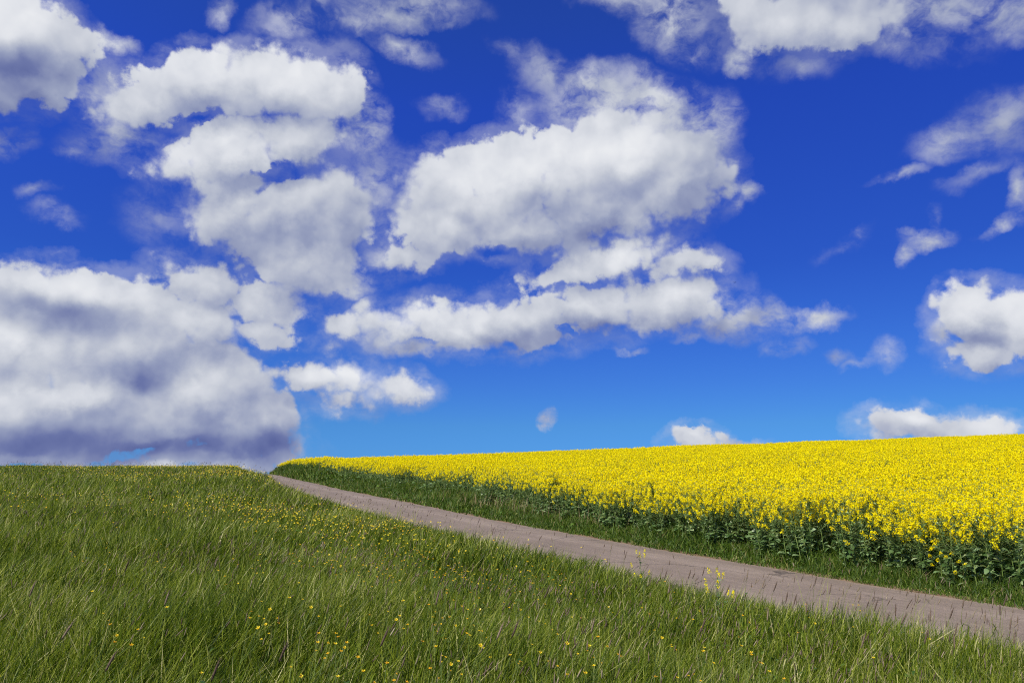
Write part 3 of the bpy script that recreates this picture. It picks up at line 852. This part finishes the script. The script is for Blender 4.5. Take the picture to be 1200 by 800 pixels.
def scatter_object(name, P, rot, scl, pick, library, label, cat):
    me = bpy.data.meshes.new(name)
    me.vertices.add(len(P)); me.vertices.foreach_set('co', P.astype(np.float32).ravel())
    for nm, arr, ty in (('rot', rot, 'FLOAT_VECTOR'), ('scl', scl, 'FLOAT_VECTOR')):
        a = me.attributes.new(nm, ty, 'POINT'); a.data.foreach_set('vector', arr.astype(np.float32).ravel())
    a = me.attributes.new('pick', 'INT', 'POINT'); a.data.foreach_set('value', pick.astype(np.int32))
    o = put_obj(name, me)
    ng = bpy.data.node_groups.new(name + '_scatter', 'GeometryNodeTree')
    ng.interface.new_socket('Geometry', in_out='INPUT', socket_type='NodeSocketGeometry')
    ng.interface.new_socket('Geometry', in_out='OUTPUT', socket_type='NodeSocketGeometry')
    N = ng.nodes.new; Lk = ng.links.new
    gi, go = N('NodeGroupInput'), N('NodeGroupOutput')
    ci = N('GeometryNodeCollectionInfo'); ci.inputs['Collection'].default_value = library
    ci.inputs['Separate Children'].default_value = True; ci.inputs['Reset Children'].default_value = True
    m2p = N('GeometryNodeMeshToPoints')
    iop = N('GeometryNodeInstanceOnPoints'); iop.inputs['Pick Instance'].default_value = True
    def na(nm, ty):
        a_ = N('GeometryNodeInputNamedAttribute'); a_.data_type = ty; a_.inputs['Name'].default_value = nm
        return a_.outputs['Attribute']
    Lk(gi.outputs[0], m2p.inputs[0]); Lk(m2p.outputs[0], iop.inputs['Points']); Lk(ci.outputs[0], iop.inputs['Instance'])
    Lk(na('pick', 'INT'), iop.inputs['Instance Index']); Lk(na('scl', 'FLOAT_VECTOR'), iop.inputs['Scale'])
    e2r = N('FunctionNodeEulerToRotation'); Lk(na('rot', 'FLOAT_VECTOR'), e2r.inputs[0]); Lk(e2r.outputs[0], iop.inputs['Rotation'])
    Lk(iop.outputs[0], go.inputs[0])
    md = o.modifiers.new('scatter', 'NODES'); md.node_group = ng
    return stuff(o, label, cat)

pts = []
def crop_set(y0, y1, dens, lod):
    x, y = wedge(y0, y1, dens, .74, 2.0)
    ins = crop_edge(x, y)
    return x, y, ins
near_xy = np.stack([x, y], -1)
PX0, PY0, INS, LOD = [], [], [], []
for (y0, y1, dens) in ((4, 14, 28), (14, 24, 23), (24, 40, 14), (40, 62, 9), (62, 105, 5)):
    xx, yy, ii = crop_set(y0, y1, dens, 0)
    keep = ii > 0
    dist = np.hypot(xx, yy)
    keep &= ~((ii < 1.1) & (dist + ii * 2.2 < near_far) )
    xx, yy, ii, dist = xx[keep], yy[keep], ii[keep], dist[keep]
    PX0.append(xx); PY0.append(yy); INS.append(ii); LOD.append(((dist < 17) | ((ii < .8) & (dist < 26))))
xx, yy, ii, lod0 = map(np.concatenate, (PX0, PY0, INS, LOD))
n = len(xx); print('rape scatter', n, 'near type', lod0.sum())
P = np.stack([xx, yy, base_h(xx, yy) - .01], -1)
out = np.clip(.35 - ii, 0, 1) * .35
rot = np.stack([rng.normal(0, .05, n) + out, rng.normal(.04, .05, n) - out, rng.uniform(0, 6.28, n)], -1)
wide = 1.0 + np.clip((np.hypot(xx, yy) - 25) / 60, 0, 1.0) * 1.1
hh = ragged_h(xx, yy, ii)
scl = np.stack([wide, wide, hh], -1)
pick = np.where(lod0, rng.integers(0, NV0, n), NV0 + rng.integers(0, NV1, n))
scatter_object('rapeseed_crop', P, rot, scl, pick, lib, 'dense yellow rapeseed crop in full bloom covering the slope right of the lane', 'rapeseed crop')

# ================================================================ buttercups
def buttercup(k):
    """thin branching stem with leaflets, and the open five-petalled flowers"""
    H = .50
    nfl = 1 + k % 3
    lean = rng.normal(0, .03, 2) + np.array([.07, .02])
    base = np.zeros((1, 3)); mid = np.array([[lean[0] * .4, lean[1] * .4, H * .55]])
    st = [tubes(base, mid, np.array([.0016]), np.array([.0014]), np.array([.4]), 4)]
    fl = []
    for j in range(nfl):
        tip = np.array([[lean[0] + (j * .05 - .03 if nfl > 1 else 0) + rng.normal(0, .01), lean[1] + rng.normal(0, .03), H - j * .05]])
        st.append(tubes(mid, tip, np.array([.0013]), np.array([.0010]), np.array([.5]), 4))
        nrm = unit(np.array([[rng.normal(.1, .3), rng.normal(-.35, .3), 1.0]]))
        t = unit(np.cross(nrm, rng.normal(size=(1, 3)))); b = np.cross(nrm, t)
        rows, Q = [], []
        s = rng.uniform(.0085, .012)
        for p in range(5):
            an = p * 2 * math.pi / 5; d = t * math.cos(an) + b * math.sin(an); e = np.cross(nrm, d)
            o = len(rows)
            rows += [tip[0], (tip + (d * .6 - e * .45 + nrm * .25) * s)[0], (tip + (d * 1.0 - e * .28 + nrm * .5) * s)[0], (tip + (d * 1.0 + e * .28 + nrm * .5) * s)[0], (tip + (d * .6 + e * .45 + nrm * .25) * s)[0]]
            Q += [[o, o + 1, o + 2, o + 3], [o, o + 3, o + 4, o + 4]]
        V_ = np.array(rows)
        Qm = np.array([[5 * p, 5 * p + 1, 5 * p + 2, 5 * p + 3] for p in range(5)]); 
        fl.append((V_, Qm, np.full(5, rng.random())))
        # green-yellow centre
        fl.append((*tubes(tip, tip + nrm * .006, np.array([.003]), np.array([.0022]), np.array([.0]), 5)[:2], np.zeros(5)))
    m = 5; q0 = np.repeat(mid * .6, m, 0) + rng.normal(0, .004, (m, 3)); a = rng.uniform(0, 6.28, m)
    d = unit(np.stack([np.cos(a), np.sin(a), rng.uniform(.6, 1.6, m)], -1)); n_ = unit(np.cross(d, np.stack([-np.sin(a), np.cos(a), 0 * a], -1)) * -1)
    st.append(leaf_faces(q0, d, n_, np.full(m, .05), np.full(m, .012), rng.random(m)))
    return join(st), [join(fl[2 * j:2 * j + 2]) for j in range(nfl)]
cups = []
for k in range(6):
    st, fl = buttercup(k)
    cups.append((mesh_from('stem', st[0], [st[1]], M_RSTEM, [st[2]]), [mesh_from('flower', f_[0], [f_[1]], M_BUTTER, [f_[2]]) for f_ in fl]))

def cup_field(n, y0, y1):
    x, y = wedge(y0, y1, n / (.72 * (y1 ** 2 - y0 ** 2)) * 9)
    u = road_u(x, y)
    w = lump(x, y, .33, 71) ** 3.2 * 2.4 + .10
    px_, py_ = project(x, y, base_h(x, y) + .45)
    w = w * np.interp(px_, [0, 200, 330, 700, 1200], [.12, .35, 1.0, .9, .35])
    k = (u < -ROAD_W - .4) & (rng.random(len(x)) < w) & (px_ > -20) & (px_ < 1220)
    return x[k][:n], y[k][:n]
# flowers read off the picture (the clear ones in the foreground)
SEEN = [(105,709),(115,714),(103,754),(110,761),(150,737),(296,722),(325,722),(365,757),(375,760),(418,725),(426,731),(445,731),(465,722),(461,733),(493,723),(495,748),(508,779),(514,783),
        (523,779),(589,707),(555,700),(541,713),(588,766),(648,768),(680,781),(750,723),(775,697),(764,727),(787,723),(700,660),(705,664),(618,670),(644,667),(655,689),(617,690),(548,708),
        (540,714),(808,740),(863,738),(855,745),(944,716),(948,732),(990,738),(996,712),(1004,718),(352,683),(302,720),(290,729),(342,690),(380,670),(335,610),(310,635),(318,612),(240,568),(232,565),(180,668),(70,650),(185,675)]
cxy = []
for (a, b) in SEEN:
    q = hit(a, b, .46)
    if road_u(q[0], q[1]) < -ROAD_W - .1: cxy.append((q[0], q[1]))
bx, by = cup_field(900, 3.2, 20)
o_ = np.argsort(by)
bx, by = bx[o_], by[o_]
need = 290 - len(cxy)
cxy += list(zip(bx[:need], by[:need]))
restx, resty = list(bx[need:]), list(by[need:])
for i, (a, b) in enumerate(cxy):
    o = bpy.data.objects.new('buttercup', None); o.empty_display_size = .05
    o.location = (float(a), float(b), float(base_h(np.array(a), np.array(b))))
    s = rng.uniform(.85, 1.2)
    o.rotation_euler = (0, 0, float(rng.uniform(-.6, .6))); o.scale = (s * .95, s * .95, s * .98)
    COL.objects.link(o)
    o['label'] = 'small yellow buttercup on a thin stem in the meadow grass'; o['category'] = 'buttercup'; o['group'] = 'buttercups scattered in the meadow'
    st, fl = cups[i % 6]
    put_obj('stem', st, o)
    for f_ in fl: put_obj('flower', f_, o)
# distant ones
fx, fy = cup_field(5200, 14, 62)
fx = np.concatenate([fx, restx]); fy = np.concatenate([fy, resty])
n = len(fx); print('far buttercups', n)
P = np.stack([fx, fy, base_h(fx, fy) + rng.uniform(.36, .52, n)], -1)
nr = unit(np.stack([rng.normal(0, .4, n), rng.normal(-.5, .4, n), np.ones(n)], -1))
V, q_, r_ = flowers(P, nr, np.interp(fy, [10, 30, 80], [.013, .020, .038]) * rng.uniform(.7, 1.2, n), rng.random(n))
stuff(put_obj('distant_buttercups', mesh_from('distant_buttercups', V, [q_], M_BUTTER, [r_])), 'yellow specks of buttercups in the farther meadow grass', 'buttercups')

# ================================================================ tall grasses that stand out before the lane
def foxtail(k):
    H = .86
    pts = np.array([[0, 0, 0], [.01, .004, .3], [.035, .01, .58], [.075, .02, .76], [.115, .03, H]]) * [1 + .4 * math.sin(k), 1, 1]
    st = tubes(pts[:-1], pts[1:], np.array([.0018, .0016, .0013, .0011]), np.array([.0016, .0013, .0011, .0009]), np.full(4, .6), 4)
    m = 3; a = rng.uniform(0, 6.28, m)
    d = unit(np.stack([np.cos(a), np.sin(a), np.full(m, 1.6)], -1)); n_ = unit(np.cross(d, np.stack([-np.sin(a), np.cos(a), 0 * a], -1)) * -1)
    lf = leaf_faces(pts[[1, 2, 1]], d, n_, np.full(m, .20), np.full(m, .008), rng.random(m))
    A, B = pts[3:4] + (pts[4:5] - pts[3:4]) * .25, pts[4:5] + (pts[4:5] - pts[3:4]) * .15
    hd = spindles(A, B, np.array([.0048]), np.array([.12 + .25 * (k % 3)]), 7)
    # bristles
    ax = unit(B - A)[0]; m = 46
    t = rng.uniform(.05, .95, (m, 1)); c = A + (B - A) * t
    sd = unit(np.cross(np.tile(ax, (m, 1)), rng.normal(size=(m, 3))))
    bv, bq, br = tubes(c, c + (sd * .7 + ax) * .012, np.full(m, .0006), np.full(m, .0003), np.full(m, .5), 3)
    return join([st, lf]), hd, (bv, bq, br)
fox = []
for k in range(6):
    st, hd, br = foxtail(k)
    n0_ = len(hd[0])
    hm = mesh_from('seed_head', np.concatenate([hd[0], br[0]]), [hd[1][0], hd[1][1], br[1] + n0_], M_SEED, [hd[2][0], hd[2][1], br[2]])
    fox.append((mesh_from('stalk', st[0], [st[1]], M_GRASS, [st[2]]), hm))
FOX = [(600,735),(690,655),(787,690),(808,672),(826,668),(880,672),(958,680),(976,690),(1008,700),(1060,715),(1132,705),(1170,705),(1173,702),(1098,722),(1040,728),(905,685),(735,650),(720,640),(560,610),(575,620),
       (340,578),(1085,745),(1135,752),(910,720),(640,690),(520,650),(460,640),(150,660),(40,690),(200,700),(255,780),(120,770),(60,740),(330,760),(520,700),(700,730),(820,730),(1010,750),(860,700),(932,702),(1190,730),(1150,735),(780,672),(845,690),(893,684),(925,700),(955,712),(985,705),(1025,708),(1048,722),(1075,700),(1110,716),(1122,735),(1160,722),(1183,715),(1195,748),(580,740),(445,745)]
for i, (a, b) in enumerate(FOX):
    top = .82
    q = hit(a, b, top)
    if road_u(q[0], q[1]) > -ROAD_W - .1:       # stands at the near edge of the lane instead
        dd = view_dir(a, b); t = np.linspace(3, 60, 2000); qq = dd[None] * t[:, None]
        k = np.where(road_u(qq[:, 0], qq[:, 1]) < -ROAD_W - .15)[0]
        q = qq[k[-1]]; top = float(np.clip(q[2] - base_h(q[0], q[1]), .4, 1.1))
    o = bpy.data.objects.new('foxtail_grass', None); o.empty_display_size = .05
    o.location = (float(q[0]) - .11 * top, float(q[1]), float(base_h(q[0], q[1])))
    s = top / .84
    o.scale = (s, s, s); o.rotation_euler = (0, 0, float(rng.uniform(-.7, .7)))
    COL.objects.link(o)
    o['label'] = 'tall thin grass stalk with a dark brownish seed spike rising above the meadow'; o['category'] = 'grass stalk'; o['kind'] = 'thing'; o['group'] = 'tall seeding grass stalks above the meadow'
    st, hd = fox[i % 6]
    put_obj('stalk', st, o); put_obj('seed_head', hd, o)

# wild mustard standing in the meadow edge, its yellow tops before the lane
for (a, b, hgt, kind, lab) in ((840, 668, .80, 1, 'lone yellow wild mustard rising from the meadow edge before the lane'),
                               (752, 650, .70, 4, 'slender yellow wild mustard in the meadow just below the lane at centre right')):
    dd = view_dir(a, b); t = np.linspace(3, 60, 3000); qq = dd[None] * t[:, None]
    k = np.where((road_u(qq[:, 0], qq[:, 1]) < -ROAD_W - .3) & (qq[:, 2] - base_h(qq[:, 0], qq[:, 1]) < hgt))[0]
    q = qq[k[0]] if len(k) else hit(a, b, hgt)
    hgt = float(q[2] - base_h(q[0], q[1]))
    o = bpy.data.objects.new('wild_mustard', None); o.location = (float(q[0]), float(q[1]), float(base_h(q[0], q[1])))
    s = hgt / 1.22; o.scale = (s * .8, s * .8, s); COL.objects.link(o)
    o['label'] = lab; o['category'] = 'wild mustard'
    for nm, me in zip(('stem', 'leaves', 'flowers'), near_meshes[kind]): put_obj(nm, me, o)

# ================================================================ bird
M_BIRD, _g = mat('bird_feathers'); finish(M_BIRD, _g, principled(_g, _g.ramp(_g.noise(_g.n('ShaderNodeTexCoord').outputs['Object'], 8, 3, .6), [(.3, (.012, .011, .012)), (.7, (.035, .03, .028))]), .6, .3))
bd = view_dir(861, 331) * 130
def ring_body(stations):
    rows = []; k = 10
    for (x_, z_, ry, rz) in stations:
        for j in range(k):
            an = 2 * math.pi * j / k; rows.append((x_, ry * math.cos(an), z_ + rz * math.sin(an)))
    ii_ = np.arange(len(rows)).reshape(-1, k)
    q_ = np.stack([ii_[:-1], np.roll(ii_[:-1], -1, 1), np.roll(ii_[1:], -1, 1), ii_[1:]], -1).reshape(-1, 4)
    return np.array(rows), q_
bv, bq = ring_body([(-.19, .0, .030, .004), (-.12, 0, .028, .008), (-.08, 0, .022, .016), (0, 0, .034, .032), (.07, .004, .030, .030), (.105, .012, .016, .018), (.135, .016, .019, .019), (.155, .014, .010, .010), (.185, .010, .002, .002)])
bird = put_obj('bird', mesh_from('bird', bv, [bq], M_BIRD, [np.full(len(bq), .5)], smooth=True))
bird.location = tuple(bd); bird.rotation_euler = (.25, 0, math.radians(35))
bird['label'] = 'tiny dark bird flying in the blue beside the long low cloud'; bird['category'] = 'bird'
for s in (1, -1):
    wv, wq = [], []
    for (yy_, xf, xb, zz) in ((.02, .06, -.06, .01), (.12, .085, -.055, .06), (.22, .07, -.05, .085), (.31, .03, -.045, .085), (.37, -.03, -.06, .075)):
        wv += [(xf, s * yy_, zz + .004), (xb, s * yy_, zz), (xf, s * yy_, zz - .003), (xb, s * yy_, zz - .005)]
    for k in range(4):
        a = 4 * k
        wq += [(a, a + 1, a + 5, a + 4), (a + 2, a + 6, a + 7, a + 3), (a, a + 4, a + 6, a + 2), (a + 1, a + 3, a + 7, a + 5)]
    put_obj('wing', mesh_from('wing', np.array(wv), [np.array(wq)], M_BIRD, [np.full(len(wq), .5)]), bird)
